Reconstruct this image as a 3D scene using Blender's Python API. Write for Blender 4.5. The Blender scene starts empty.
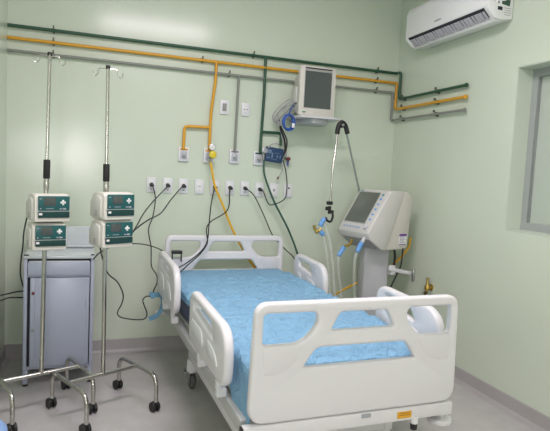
import bpy, bmesh, math, random
from mathutils import Vector, Matrix, noise
random.seed(7)
PI = math.pi
COL = bpy.context.scene.collection

# ------------------------------------------------------------------ materials
def mat(name, col, rough=.5, metal=0.0, spec=.5, bump=0.0, bscale=40, var=0.0, vscale=3, alpha=1.0, trans=0.0, emit=None, estr=0, coat=0, ior=None):
    m = bpy.data.materials.new(name); m.use_nodes = True
    nt = m.node_tree; b = nt.nodes['Principled BSDF']
    c = (col[0], col[1], col[2], 1)
    b.inputs['Base Color'].default_value = c
    b.inputs['Roughness'].default_value = rough
    b.inputs['Metallic'].default_value = metal
    b.inputs['Specular IOR Level'].default_value = spec
    b.inputs['Coat Weight'].default_value = coat
    b.inputs['Alpha'].default_value = alpha
    b.inputs['Transmission Weight'].default_value = trans
    if ior: b.inputs['IOR'].default_value = ior
    if emit:
        b.inputs['Emission Color'].default_value = (*emit, 1); b.inputs['Emission Strength'].default_value = estr
    tc = nt.nodes.new('ShaderNodeTexCoord')
    if var > 0:
        n = nt.nodes.new('ShaderNodeTexNoise'); n.inputs['Scale'].default_value = vscale; n.inputs['Detail'].default_value = 4
        nt.links.new(tc.outputs['Object'], n.inputs['Vector'])
        r = nt.nodes.new('ShaderNodeValToRGB')
        r.color_ramp.elements[0].position = .3; r.color_ramp.elements[1].position = .7
        r.color_ramp.elements[0].color = (*[x * (1 - var) for x in col], 1)
        r.color_ramp.elements[1].color = (*[min(1, x * (1 + var)) for x in col], 1)
        nt.links.new(n.outputs['Fac'], r.inputs['Fac']); nt.links.new(r.outputs['Color'], b.inputs['Base Color'])
    if bump > 0:
        n2 = nt.nodes.new('ShaderNodeTexNoise'); n2.inputs['Scale'].default_value = bscale; n2.inputs['Detail'].default_value = 3
        nt.links.new(tc.outputs['Object'], n2.inputs['Vector'])
        bp = nt.nodes.new('ShaderNodeBump'); bp.inputs['Strength'].default_value = bump; bp.inputs['Distance'].default_value = .01
        nt.links.new(n2.outputs['Fac'], bp.inputs['Height']); nt.links.new(bp.outputs['Normal'], b.inputs['Normal'])
    return m

M = {}
M['wall'] = mat('pale_green_paint', (.655, .735, .60), .18, spec=.36, bump=.04, bscale=6, var=.015, vscale=2)
M['reveal'] = mat('reveal_paint', (.64, .72, .60), .35)
M['ceil'] = mat('ceiling_paint', (.9, .9, .88), .7, var=.01)
M['floor'] = mat('grey_vinyl_floor', (.51, .50, .48), .26, spec=.45, bump=.05, bscale=5, var=.05, vscale=9)
M['base'] = mat('grey_cove_skirting', (.43, .41, .40), .4, var=.03)
M['pipe_green'] = mat('dark_green_enamel', (.018, .085, .045), .35)
M['pipe_yellow'] = mat('yellow_enamel', (.72, .36, .02), .35)
M['pipe_grey'] = mat('grey_enamel', (.25, .27, .24), .35)
M['clip'] = mat('clip_metal', (.12, .13, .10), .4, metal=.5)
M['white'] = mat('white_plastic', (.82, .83, .82), .35, var=.01)
M['plate'] = mat('socket_plastic', (.76, .77, .79), .35)
M['plate_grey'] = mat('plate_grey_plastic', (.50, .52, .56), .4)
M['bedwhite'] = mat('bed_panel_plastic', (.76, .755, .76), .3, bump=.03, bscale=60)
M['bedwhite2'] = mat('bed_panel_recess', (.74, .76, .76), .35)
M['beige'] = mat('beige_plastic', (.66, .645, .58), .45, var=.01)
M['beige2'] = mat('pale_beige_plastic', (.64, .635, .60), .42)
M['greyplastic'] = mat('light_grey_plastic', (.62, .63, .64), .42)
M['screen'] = mat('dark_screen', (.07, .085, .08), .12, spec=.6)
M['screen2'] = mat('lcd_screen_reflection_tint', (.13, .15, .125), .25)  # grey-green lifted to paint a reflection into the screen colour
M['black'] = mat('black_rubber', (.012, .012, .013), .45)
M['dark'] = mat('dark_gap', (.02, .022, .035), .6)
M['steel'] = mat('brushed_steel', (.55, .54, .50), .22, metal=1.0, var=.03, vscale=30)
M['steel_dull'] = mat('dull_steel', (.42, .43, .42), .35, metal=1.0)
M['frame'] = mat('grey_bed_steel', (.46, .47, .45), .4)
M['cab'] = mat('pale_blue_enamel', (.44, .485, .60), .3, var=.01)
M['cab_top'] = mat('pale_white_enamel', (.60, .655, .67), .16, coat=.4)
M['pumpgreen'] = mat('dark_teal_panel', (.012, .10, .10), .3)
M['pumpdoor'] = mat('darker_teal_door', (.006, .045, .042), .3)
M['mark'] = mat('white_print', (.8, .82, .8), .5)
M['greymark'] = mat('grey_print', (.38, .40, .43), .5)
M['teal'] = mat('teal_key', (.05, .30, .28), .4)
M['navy'] = mat('navy_vinyl', (.008, .022, .14), .4, bump=.1)
M['bluepl'] = mat('blue_connector_plastic', (.16, .38, .75), .35)
M['column'] = mat('column_shaded_grey', (.50, .51, .53), .42)  # grey darkened so the column's shade sits in its base colour
M['strap'] = mat('steel_blue_plastic', (.13, .32, .47), .4)
M['bluehose'] = mat('royal_blue_hose', (.035, .11, .42), .35)
M['brass'] = mat('brass_metal', (.52, .36, .10), .3, metal=.9)
M['yellowhose'] = mat('yellow_hose', (.80, .46, .02), .4)
M['greenhose'] = mat('green_hose', (.015, .09, .055), .4)
M['clear'] = mat('clear_tube', (.80, .86, .80), .2, alpha=.26)
M['cordgrey'] = mat('grey_cord', (.42, .43, .42), .5)
M['navypanel'] = mat('navy_panel', (.015, .05, .13), .4)
M['red'] = mat('red_knob', (.16, .025, .02), .4)
M['orange'] = mat('orange_label', (.80, .42, .03), .5)
M['alum'] = mat('aluminium_frame', (.40, .43, .42), .4, metal=.2)
M['gasket'] = mat('dark_gasket', (.06, .04, .08), .5)
M['acwhite'] = mat('ac_white', (.92, .93, .93), .3)
M['stoolblue'] = mat('light_blue_vinyl', (.22, .36, .64), .4)
M['grip'] = mat('grip_black', (.01, .01, .011), .55, bump=.5, bscale=200)
M['purple'] = mat('purple_print', (.16, .06, .30), .5)
M['lamp'] = mat('lamp_diffuser', (.9, .9, .9), .5, emit=(1, 1, .96), estr=3)

def cloth_mat():
    m = mat('blue_disposable_sheet', (.27, .52, .735), .55, spec=.3)
    nt = m.node_tree; b = nt.nodes['Principled BSDF']
    tc = nt.nodes.new('ShaderNodeTexCoord')
    n = nt.nodes.new('ShaderNodeTexNoise'); n.inputs['Scale'].default_value = 16; n.inputs['Detail'].default_value = 6; n.inputs['Distortion'].default_value = 1.2
    v = nt.nodes.new('ShaderNodeTexVoronoi'); v.inputs['Scale'].default_value = 260
    a = nt.nodes.new('ShaderNodeMath'); a.operation = 'MULTIPLY_ADD'; a.inputs[1].default_value = .08
    nt.links.new(tc.outputs['Object'], n.inputs['Vector']); nt.links.new(tc.outputs['Object'], v.inputs['Vector'])
    nt.links.new(v.outputs['Distance'], a.inputs[0]); nt.links.new(n.outputs['Fac'], a.inputs[2])
    bp = nt.nodes.new('ShaderNodeBump'); bp.inputs['Strength'].default_value = .8; bp.inputs['Distance'].default_value = .05
    nt.links.new(a.outputs[0], bp.inputs['Height']); nt.links.new(bp.outputs['Normal'], b.inputs['Normal'])
    return m
M['sheet'] = cloth_mat()

def pane_mat():
    m = mat('frosted_pane_with_reflection', (.62, .70, .60), .12, spec=.5, trans=.25)  # pale green base colour paints the mirrored room into the glass
    return m
M['pane'] = pane_mat()

# ------------------------------------------------------------------ mesh helpers
def V(*a): return Vector(a)
def rotz(a): return Matrix.Rotation(a, 4, 'Z')

class MB:
    def __init__(self): self.bm = bmesh.new()
    def _take(self, geom_before, mtx):
        vs = [v for v in self.bm.verts if v not in geom_before]
        bmesh.ops.transform(self.bm, matrix=mtx, verts=vs)
    def box(self, c, s, bev=0, rot=None, seg=2):
        t = bmesh.new()
        bmesh.ops.create_cube(t, size=1)
        bmesh.ops.scale(t, vec=s, verts=t.verts)
        if bev: bmesh.ops.bevel(t, geom=t.edges[:], offset=min(bev, min(s) * .49), segments=seg, profile=.5, affect='EDGES')
        m = Matrix.Translation(c)
        if rot is not None: m = m @ rot
        bmesh.ops.transform(t, matrix=m, verts=t.verts)
        self.add(t); return self
    def add(self, t):
        me = bpy.data.meshes.new('tmp'); t.to_mesh(me); t.free(); self.bm.from_mesh(me); bpy.data.meshes.remove(me)
    def addmesh(self, me, mtx=None):
        t = bmesh.new(); t.from_mesh(me)
        if mtx is not None: bmesh.ops.transform(t, matrix=mtx, verts=t.verts)
        bmesh.ops.recalc_face_normals(t, faces=t.faces)
        self.add(t)
    def cyl(self, a, b, r0, r1=None, seg=16, bev=0):
        a = Vector(a); b = Vector(b); r1 = r0 if r1 is None else r1
        t = bmesh.new()
        bmesh.ops.create_cone(t, cap_ends=True, segments=seg, radius1=r0, radius2=r1, depth=(b - a).length)
        if bev:
            es = [e for e in t.edges if len(e.link_faces) == 2 and any(len(f.verts) > 4 for f in e.link_faces)]
            bmesh.ops.bevel(t, geom=es, offset=bev, segments=2, profile=.5, affect='EDGES')
        q = (b - a).to_track_quat('Z', 'Y').to_matrix().to_4x4()
        bmesh.ops.transform(t, matrix=Matrix.Translation((a + b) / 2) @ q, verts=t.verts)
        self.add(t); return self
    def sphere(self, c, r, sc=(1, 1, 1), seg=14):
        t = bmesh.new(); bmesh.ops.create_uvsphere(t, u_segments=seg, v_segments=seg // 2 + 2, radius=r)
        bmesh.ops.scale(t, vec=sc, verts=t.verts); bmesh.ops.translate(t, vec=c, verts=t.verts)
        self.add(t); return self
    def tube(self, pts, r, seg=10, sub=6, closed=False, rfun=None):
        pts = [Vector(p) for p in pts]
        if sub > 1: pts = smooth_path(pts, sub, closed)
        n = len(pts); t = bmesh.new(); rings = []
        up = None
        for i, p in enumerate(pts):
            if closed: d = pts[(i + 1) % n] - pts[i - 1]
            else: d = pts[min(i + 1, n - 1)] - pts[max(i - 1, 0)]
            if d.length < 1e-9: d = Vector((0, 0, 1))
            d.normalize()
            if up is None:
                up = d.orthogonal().normalized()
            up = (up - d * up.dot(d))
            if up.length < 1e-6: up = d.orthogonal()
            up.normalize(); s = d.cross(up)
            rr = r if rfun is None else rfun(i / max(1, n - 1)) * r
            rings.append([t.verts.new(p + (up * math.cos(2 * PI * k / seg) + s * math.sin(2 * PI * k / seg)) * rr) for k in range(seg)])
        m = n if closed else n - 1
        for i in range(m):
            A = rings[i]; B = rings[(i + 1) % n]
            for k in range(seg):
                t.faces.new((A[k], A[(k + 1) % seg], B[(k + 1) % seg], B[k]))
        if not closed:
            t.faces.new(rings[0][::-1]); t.faces.new(rings[-1])
        bmesh.ops.recalc_face_normals(t, faces=t.faces)
        self.add(t); return self
    def strip(self, pts, w, th, wdir, sub=6):
        """flat band following pts, WDIR is the direction of its width"""
        pts = smooth_path([Vector(p) for p in pts], sub); wd = Vector(wdir).normalized()
        t = bmesh.new(); rings = []
        for i, p in enumerate(pts):
            d = (pts[min(i + 1, len(pts) - 1)] - pts[max(i - 1, 0)]).normalized(); nrm = d.cross(wd).normalized()
            rings.append([t.verts.new(p + wd * w / 2 * a + nrm * th / 2 * b) for a, b in ((-1, -1), (1, -1), (1, 1), (-1, 1))])
        for i in range(len(rings) - 1):
            for k in range(4):
                t.faces.new((rings[i][k], rings[i][(k + 1) % 4], rings[i + 1][(k + 1) % 4], rings[i + 1][k]))
        t.faces.new(rings[0][::-1]); t.faces.new(rings[-1])
        bmesh.ops.recalc_face_normals(t, faces=t.faces); self.add(t); return self
    def lathe(self, prof, c, axis=(0, 0, 1), seg=20):
        t = bmesh.new(); rings = []
        for r, z in prof:
            rings.append([t.verts.new((max(r, 1e-4) * math.cos(2 * PI * k / seg), max(r, 1e-4) * math.sin(2 * PI * k / seg), z)) for k in range(seg)])
        for i in range(len(rings) - 1):
            for k in range(seg):
                t.faces.new((rings[i][k], rings[i][(k + 1) % seg], rings[i + 1][(k + 1) % seg], rings[i + 1][k]))
        t.faces.new(rings[0][::-1]); t.faces.new(rings[-1])
        q = Vector(axis).to_track_quat('Z', 'Y').to_matrix().to_4x4()
        bmesh.ops.transform(t, matrix=Matrix.Translation(c) @ q, verts=t.verts)
        bmesh.ops.recalc_face_normals(t, faces=t.faces); self.add(t); return self
    def prism(self, poly, d0, d1, fn, bev=0):
        """poly in 2-D, extruded d0..d1; fn(u, v, d) -> 3-D"""
        t = bmesh.new()
        A = [t.verts.new(fn(u, v, d0)) for u, v in poly]; B = [t.verts.new(fn(u, v, d1)) for u, v in poly]
        t.faces.new(A); t.faces.new(B[::-1]); n = len(poly)
        for i in range(n): t.faces.new((A[i], B[i], B[(i + 1) % n], A[(i + 1) % n]))
        bmesh.ops.recalc_face_normals(t, faces=t.faces)
        if bev: bmesh.ops.bevel(t, geom=t.edges[:], offset=bev, segments=2, profile=.5, affect='EDGES')
        self.add(t); return self
    def board(self, outer, holes, th, bev, mtx):
        """panel with through holes and rounded edges; drawn in XY, thickness along Z, then MTX"""
        cu = bpy.data.curves.new('tmpc', 'CURVE'); cu.dimensions = '2D'; cu.fill_mode = 'BOTH'
        for poly in [outer] + holes:
            s = cu.splines.new('POLY'); s.points.add(len(poly) - 1); s.use_cyclic_u = True
            for pt, (x, y) in zip(s.points, poly): pt.co = (x, y, 0, 1)
        cu.extrude = th / 2 - bev; cu.bevel_depth = bev; cu.bevel_resolution = 2; cu.offset = -bev
        o = bpy.data.objects.new('tmpo', cu); COL.objects.link(o)
        dg = bpy.context.evaluated_depsgraph_get(); dg.update()
        me = bpy.data.meshes.new_from_object(o.evaluated_get(dg))
        t = bmesh.new(); t.from_mesh(me); bmesh.ops.remove_doubles(t, verts=t.verts, dist=1e-5)
        bmesh.ops.transform(t, matrix=mtx, verts=t.verts); bmesh.ops.recalc_face_normals(t, faces=t.faces)
        self.add(t); bpy.data.objects.remove(o); bpy.data.curves.remove(cu); bpy.data.meshes.remove(me)
        return self
    def build(self, name, m, parent=None, smooth=True, ang=40):
        me = bpy.data.meshes.new(name)
        if smooth:
            lim = math.radians(ang)
            for f in self.bm.faces: f.smooth = True
            for e in self.bm.edges:
                e.smooth = len(e.link_faces) == 2 and e.calc_face_angle(0) < lim
        self.bm.to_mesh(me); self.bm.free(); me.materials.append(m)
        o = bpy.data.objects.new(name, me); COL.objects.link(o)
        if parent is not None: o.parent = parent
        return o

def smooth_path(pts, sub, closed=False):
    n = len(pts); out = []
    m = n if closed else n - 1
    for i in range(m):
        p0 = pts[i - 1] if (closed or i > 0) else pts[0]; p1 = pts[i]; p2 = pts[(i + 1) % n]
        p3 = pts[(i + 2) % n] if (closed or i + 2 < n) else pts[-1]
        for k in range(sub):
            t = k / sub
            out.append(.5 * ((2 * p1) + (p2 - p0) * t + (2 * p0 - 5 * p1 + 4 * p2 - p3) * t * t + (3 * p1 - p0 - 3 * p2 + p3) * t ** 3))
    if not closed: out.append(pts[-1])
    return out

def corner_path(pts, r, n=5):
    """polyline with its corners rounded to radius R"""
    pts = [Vector(p) for p in pts]; out = [pts[0]]
    for i in range(1, len(pts) - 1):
        a = (pts[i - 1] - pts[i]); b = (pts[i + 1] - pts[i]); rr = min(r, a.length * .49, b.length * .49)
        p = pts[i] + a.normalized() * rr; q = pts[i] + b.normalized() * rr
        for k in range(n + 1):
            t = k / n; out.append((1 - t) ** 2 * p + 2 * t * (1 - t) * pts[i] + t * t * q)
    out.append(pts[-1]); return out

def rounded(poly, r, n=5):
    """closed 2-D polygon with rounded corners; R one radius or one per corner"""
    out = []; N = len(poly)
    for i in range(N):
        p = Vector(poly[i]).to_2d(); a = Vector(poly[i - 1]).to_2d() - p; b = Vector(poly[(i + 1) % N]).to_2d() - p
        rr = r[i] if isinstance(r, (list, tuple)) else r
        rr = min(rr, a.length * .49, b.length * .49)
        s = p + a.normalized() * rr; e = p + b.normalized() * rr
        for k in range(n + 1):
            t = k / n; q = (1 - t) ** 2 * s + 2 * t * (1 - t) * p + t * t * e; out.append((q.x, q.y))
    return out

def thing(name, label, cat, loc=(0, 0, 0), rz=0, group=None):
    o = bpy.data.objects.new(name, None); COL.objects.link(o); o.empty_display_size = .05
    o.location = loc; o.rotation_euler = (0, 0, rz); o['label'] = label; o['category'] = cat
    if group: o['group'] = group
    return o
def tag(o, label, cat, group=None, kind=None):
    o['label'] = label; o['category'] = cat
    if group: o['group'] = group
    if kind: o['kind'] = kind
    return o
def struct(o, label=None, cat=None):
    o['kind'] = 'structure'
    if label: o['label'] = label; o['category'] = cat
    return o
def kids(o): return [c for c in bpy.data.objects if c.parent == o]
def dup(root, loc, rz, label, group=None):
    r = root.copy(); COL.objects.link(r); r.location = loc; r.rotation_euler = (0, 0, rz); r['label'] = label
    if group: r['group'] = group
    for ch in kids(root):
        c = ch.copy(); COL.objects.link(c); c.parent = r
        for g in kids(ch):
            d = g.copy(); COL.objects.link(d); d.parent = c
    return r

# points of cords and hoses in metres
P = {
    'yellow': [(1.461,-0.060,1.538), (1.473,-0.080,1.491), (1.507,-0.090,1.334), (1.574,-0.100,1.186), (1.649,-0.100,1.018), (1.749,-0.100,0.843), (1.932,-0.100,0.613), (2.268,-0.140,0.401), (2.448,-0.250,0.431), (2.552,-0.330,0.514), (2.721,-0.350,0.599), (2.861,-0.380,0.654), (3.009,-0.420,0.778), (3.088,-0.450,0.892), (3.105,-0.450,0.977)],
    'green': [(1.915,-0.060,1.563), (1.919,-0.080,1.441), (1.996,-0.100,1.247), (2.073,-0.100,1.116), (2.151,-0.100,0.983), (2.231,-0.120,0.791), (2.273,-0.120,0.612), (2.304,-0.120,0.395), (2.337,-0.100,0.127)],
    'c1': [(1.024,-0.020,1.321), (1.029,-0.050,1.306), (1.050,-0.050,1.214), (1.029,-0.100,1.081), (1.000,-0.100,0.980), (1.023,-0.100,0.842), (1.031,-0.100,0.698), (1.067,-0.140,0.634), (1.067,-0.180,0.580), (1.038,-0.250,0.543), (1.021,-0.320,0.506)],
    'c2': [(1.145,-0.020,1.319), (1.128,-0.050,1.302), (1.015,-0.300,1.221), (0.915,-0.600,1.149), (0.846,-0.850,1.081), (0.803,-0.970,1.039)],
    'c3': [(1.265,-0.020,1.322), (1.243,-0.060,1.307), (1.132,-0.300,1.224), (1.040,-0.500,1.143), (0.928,-0.750,1.116), (0.835,-0.920,1.072), (0.791,-0.980,1.028)],
    'c4': [(0.792,-0.970,0.993), (0.893,-0.700,0.953), (0.991,-0.500,0.908), (1.068,-0.350,0.860), (1.115,-0.270,0.818), (1.148,-0.260,0.786)],
    'c5': [(1.523,-0.020,1.324), (1.507,-0.060,1.301), (1.468,-0.150,1.186), (1.441,-0.230,1.036), (1.422,-0.270,0.910), (1.367,-0.290,0.833), (1.272,-0.330,0.767), (1.195,-0.400,0.739)],
    'c6': [(1.648,-0.020,1.321), (1.635,-0.060,1.298), (1.610,-0.120,1.148), (1.462,-0.200,1.061), (1.418,-0.250,1.002), (1.423,-0.280,0.906), (1.366,-0.300,0.822), (1.281,-0.360,0.764), (1.200,-0.440,0.713)],
    'c7': [(1.774,-0.020,1.320), (1.793,-0.050,1.311), (1.846,-0.080,1.257), (1.941,-0.080,1.087), (2.019,-0.080,0.937), (2.124,-0.100,0.831), (2.209,-0.100,0.754), (2.251,-0.100,0.651), (2.282,-0.100,0.435)],
    'c8': [(1.900,-0.020,1.320), (1.922,-0.050,1.308), (1.964,-0.070,1.211), (2.009,-0.070,1.199), (2.111,-0.060,1.248), (2.132,-0.050,1.349), (2.116,-0.050,1.474), (2.084,-0.050,1.573)],
    'c9': [(0.634,-0.920,0.971), (0.641,-0.880,0.928), (0.656,-0.800,0.865), (0.693,-0.650,0.750), (0.761,-0.500,0.661), (0.809,-0.350,0.542), (0.807,-0.300,0.464), (0.780,-0.300,0.405), (0.781,-0.300,0.376), (0.810,-0.300,0.355), (0.888,-0.300,0.338), (0.967,-0.300,0.338), (0.987,-0.300,0.379), (0.964,-0.300,0.443), (0.955,-0.300,0.484), (0.987,-0.300,0.510), (1.034,-0.300,0.494)],
    'c10': [(0.593,-0.500,0.808), (0.621,-0.700,0.881), (0.659,-0.850,0.936), (0.707,-0.970,0.978)],
    'c11': [(0.246,-0.900,1.164), (0.226,-0.850,1.125), (0.200,-0.750,1.030), (0.184,-0.650,0.924), (0.169,-0.600,0.828), (0.164,-0.570,0.733), (0.178,-0.500,0.633), (0.186,-0.400,0.584)],
    'band': [(0.999,-0.420,0.531), (1.048,-0.420,0.548), (1.081,-0.420,0.528), (1.086,-0.420,0.477), (1.069,-0.420,0.426), (1.039,-0.420,0.390), (0.990,-0.420,0.373)],
    'mongray': [(2.136,-0.170,2.055), (2.083,-0.150,2.040), (2.024,-0.130,1.988), (1.978,-0.100,1.915), (2.006,-0.080,1.862), (2.057,-0.100,1.913), (2.112,-0.130,1.980), (2.148,-0.170,1.995)],
    'mongray2': [(2.141,-0.160,2.028), (2.067,-0.130,2.008), (2.003,-0.100,1.949), (2.022,-0.080,1.872), (2.051,-0.060,1.801), (2.076,-0.050,1.721)],
    'monblack': [(2.021,-0.080,1.896), (2.046,-0.070,1.817), (2.085,-0.060,1.738), (2.094,-0.060,1.656), (2.071,-0.060,1.588)],
    'monblack2': [(2.016,-0.070,1.888), (2.067,-0.090,1.793), (2.100,-0.080,1.730), (2.099,-0.070,1.656), (2.087,-0.060,1.614)],
    'coil': [(2.068,-0.200,1.874)],
    'arm1': [(2.711,-0.270,1.229), (2.689,-0.270,1.368), (2.480,-0.400,1.813)],
    'elbow': [(2.491,-0.400,1.798), (2.469,-0.400,1.859), (2.436,-0.400,1.884), (2.410,-0.400,1.855), (2.399,-0.400,1.791)],
    'arm2': [(2.402,-0.400,1.791), (2.385,-0.420,1.664), (2.358,-0.450,1.530), (2.340,-0.480,1.389), (2.330,-0.500,1.254)],
    'clamp': [(2.323,-0.500,1.250), (2.325,-0.500,1.196), (2.321,-0.500,1.126)],
    'yC': [(2.287,-0.500,1.133), (2.253,-0.500,1.070)],
    'yD': [(2.255,-0.500,1.031), (2.287,-0.500,1.000)],
    'ybrass': [(2.212,-0.500,1.054), (2.230,-0.500,1.023), (2.263,-0.500,1.047)],
    'A': [(2.439,-0.560,0.916), (2.386,-0.580,0.848)],
    'B': [(2.534,-0.660,0.961), (2.479,-0.700,0.898)],
    'brassA': [(2.478,-0.560,0.978), (2.446,-0.560,0.931)],
    'hA': [(2.389,-0.580,0.852), (2.385,-0.580,0.802), (2.410,-0.560,0.696), (2.453,-0.530,0.530), (2.454,-0.500,0.337), (2.426,-0.470,0.297), (2.394,-0.460,0.475), (2.361,-0.470,0.719), (2.320,-0.490,0.881), (2.282,-0.500,1.004)],
    'hB': [(2.480,-0.700,0.902), (2.465,-0.700,0.837), (2.479,-0.680,0.680), (2.515,-0.640,0.515), (2.528,-0.600,0.306), (2.490,-0.530,0.231), (2.441,-0.500,0.402), (2.411,-0.480,0.600), (2.386,-0.480,0.784), (2.340,-0.490,0.976), (2.280,-0.500,1.102)],
    'blk1': [(2.859,-0.600,0.914), (2.873,-0.600,0.850), (2.870,-0.600,0.769)],
    'blk2': [(2.942,-0.600,0.914), (2.939,-0.600,0.834), (2.927,-0.600,0.753), (2.871,-0.600,0.640), (2.841,-0.600,0.560)],
    'brk': [(2.803,-0.680,0.769), (2.975,-0.720,0.722)],
    'panel': [(1.931,-0.060,1.679), (2.076,-0.060,1.657), (2.074,-0.060,1.539), (1.923,-0.060,1.564), (1.914,-0.060,1.639), (2.125,-0.050,1.642), (2.128,-0.050,1.579), (2.131,-0.050,1.534), (2.061,-0.050,1.430)],
    'blkbox': [(1.161,-0.260,0.839), (1.236,-0.260,0.839), (1.237,-0.260,0.786), (1.170,-0.260,0.794)],
    'c12': [(0.190,-0.500,0.613), (0.143,-0.500,0.611), (0.084,-0.450,0.588), (0.020,-0.329,0.550)],
    'c13': [(0.186,-0.450,0.558), (0.120,-0.500,0.572), (0.078,-0.450,0.558), (0.020,-0.326,0.513)],
}
LE = (44, 26, 16); EXPO = 0.06
# ------------------------------------------------------------------ the room
W, H, FY, T = 3.156, 3.12, -6.4, .15
def quadbox(name, x0, x1, y0, y1, z0, z1, m): return MB().box(((x0 + x1) / 2, (y0 + y1) / 2, (z0 + z1) / 2), (x1 - x0, y1 - y0, z1 - z0)).build(name, m, smooth=False)
struct(quadbox('floor', -T, W + T, FY - T, T, -T, 0, M['floor']))
struct(quadbox('ceiling', -T, W + T, FY - T, T, H, H + T, M['ceil']))
struct(quadbox('wall_back', -T, W + T, 0, T, 0, H, M['wall']))
struct(quadbox('wall_left', -T, 0, FY, 0, 0, H, M['wall']))
# right wall with the window opening
WY0, WY1, WZ0, WZ1 = -2.65, -1.448, 1.16, 2.216
wr = MB()
for y0, y1, z0, z1 in ((FY, 0, 0, WZ0), (FY, 0, WZ1, H), (FY, WY0, WZ0, WZ1), (WY1, 0, WZ0, WZ1)):
    wr.box((W + T / 2, (y0 + y1) / 2, (z0 + z1) / 2), (T, y1 - y0, z1 - z0))
bmesh.ops.remove_doubles(wr.bm, verts=wr.bm.verts, dist=1e-5)
struct(wr.build('wall_right', M['wall'], smooth=False))
# front wall (behind the camera) with a small window of its own
FX0, FX1, FZ0, FZ1 = .08, .62, 1.28, 2.0
wf = MB()
for x0, x1, z0, z1 in ((-T, W + T, 0, FZ0), (-T, W + T, FZ1, H), (-T, FX0, FZ0, FZ1), (FX1, W + T, FZ0, FZ1)):
    wf.box(((x0 + x1) / 2, FY - T / 2, (z0 + z1) / 2), (x1 - x0, T, z1 - z0))
struct(wf.build('wall_front', M['wall'], smooth=False))
# coved skirting
BH = .105
def skirting(name, a, b, nx, ny):
    a = Vector(a); b = Vector(b); d = (b - a).normalized(); L = (b - a).length; n = Vector((nx, ny, 0))
    prof = [(0, 0), (.045, 0), (.022, .008), (.010, .022), (.007, .045), (.007, BH - .004), (.003, BH), (0, BH)]
    struct(MB().prism(prof, 0, L, lambda u, v, s: a + d * s + n * u + Vector((0, 0, v))).build(name, M['base'], ang=30))
skirting('baseboard_back', (0, 0, 0), (W, 0, 0), 0, -1)
skirting('baseboard_left', (0, FY, 0), (0, 0, 0), 1, 0)
skirting('baseboard_right', (W, FY, 0), (W, 0, 0), -1, 0)
# window on the right
wx = W + .125
win = MB()
fw = .048
wa, wb, wc, wd = WY0 + .002, WY1 - .008, WZ0 + .008, WZ1 - .008
ym = (WY0 + WY1) / 2
for y0, y1, z0, z1 in ((wa, wa + fw, wc, wd), (wb - fw, wb, wc, wd), (wa + fw, wb - fw, wc, wc + fw), (wa + fw, wb - fw, wd - fw, wd), (ym - fw / 2, ym + fw / 2, wc + fw, wd - fw)):
    win.box((wx + .02, (y0 + y1) / 2, (z0 + z1) / 2), (.05, y1 - y0, z1 - z0))
wo = struct(win.build('window_1', M['alum'], smooth=False), 'grey aluminium window set deep in the right wall', 'window')
for k, (y0, y1) in enumerate(((WY0 + fw, (WY0 + WY1) / 2 - fw / 2), ((WY0 + WY1) / 2 + fw / 2, WY1 - fw))):
    g = MB()
    for a, b, c, d in ((y0, y0 + .008, WZ0 + fw, WZ1 - fw), (y1 - .008, y1, WZ0 + fw, WZ1 - fw), (y0, y1, WZ0 + fw, WZ0 + fw + .006), (y0, y1, WZ1 - fw - .006, WZ1 - fw)):
        g.box((wx + .012, (a + b) / 2, (c + d) / 2), (.03, b - a, d - c))
    g.build('gasket', M['gasket'], wo, smooth=False)
    MB().box((wx + .03, (y0 + y1) / 2, (WZ0 + WZ1) / 2), (.008, y1 - y0, WZ1 - WZ0 - 2 * fw)).build('pane', M['pane'], wo, smooth=False)
# plaster lining of the reveal
rv = MB()
rv.box((W + .062, WY1 - .004, (WZ0 + WZ1) / 2), (.122, .006, WZ1 - WZ0 - .016)).box((W + .062, (WY0 + WY1) / 2, WZ0 + .004), (.122, WY1 - WY0 - .002, .006)).box((W + .062, (WY0 + WY1) / 2, WZ1 - .004), (.122, WY1 - WY0 - .002, .006))
struct(rv.build('trim_1', M['reveal'], smooth=False))
# front window pane (behind the camera)
w2 = struct(MB().box(((FX0 + FX1) / 2, FY - .05, (FZ0 + FZ1) / 2), (FX1 - FX0, .01, FZ1 - FZ0)).build('window_2', M['lamp'], smooth=False))
w2.data.materials[0] = mat('daylight_pane', (.9, .9, .9), .5, emit=(1, .98, .98), estr=9)

# ------------------------------------------------------------------ gas pipes
WO = -.032
def gas_pipe(name, label, m, z0, z1, xc, yc, drops, clips, rclips):
    t = thing(name, label, 'pipe', (0, 0, z0)); RP = .0102 if 'grey' in label else .0118
    def L(p): return Vector(p) - Vector((0, 0, z0))
    run = MB()
    run.tube([L(q) for q in corner_path([(0.002, WO, z0), (xc, WO, z0), (xc, yc, z0), (xc, yc, z1), (W + WO, yc - .001, z1), (W + WO, -.99, z1)] if abs(xc - (W + WO)) > .004 else [(0.002, WO, z0), (xc, WO, z0), (xc, yc, z0), (xc, yc, z1), (xc, -.99, z1)], .03)], RP, 12, 1)
    run.build('pipe_run', m, t)
    MB().cyl(L((W + WO, -.985, z1)), L((W + WO, -1.0, z1)), RP * 1.35, seg=14, bev=.003).build('end_cap', m, t)
    for d in drops: MB().tube([L(q) for q in corner_path(d, .03)], RP, 12, 1).build('drop_pipe', m, t)
    for x in clips:
        MB().box(L((x, WO / 2, z0)), (.014, -WO, .034), .003).box(L((x, WO - .012, z0 + .022)), (.010, .016, .02), .002).build('pipe_clip', M['clip'], t)
    for y in rclips:
        MB().box(L((W + WO / 2, y, z1)), (-WO, .014, .034), .003).box(L((W + WO - .012, y, z1 + .022)), (.016, .010, .02), .002).build('pipe_clip', M['clip'], t)
    return t
gas_pipe('gas_pipe', 'dark green pipe, topmost of the three running along the walls', M['pipe_green'], 2.397, 2.162, W + WO, -.10,
         [[(1.897, WO, 2.397), (1.899, WO, 2.10), (1.886, WO, 1.615)], [(1.887, WO, 1.792), (2.062, WO, 1.794), (2.062, WO, 1.69)]], [.30, 1.795, 2.93], [-.16, -.64])
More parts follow.
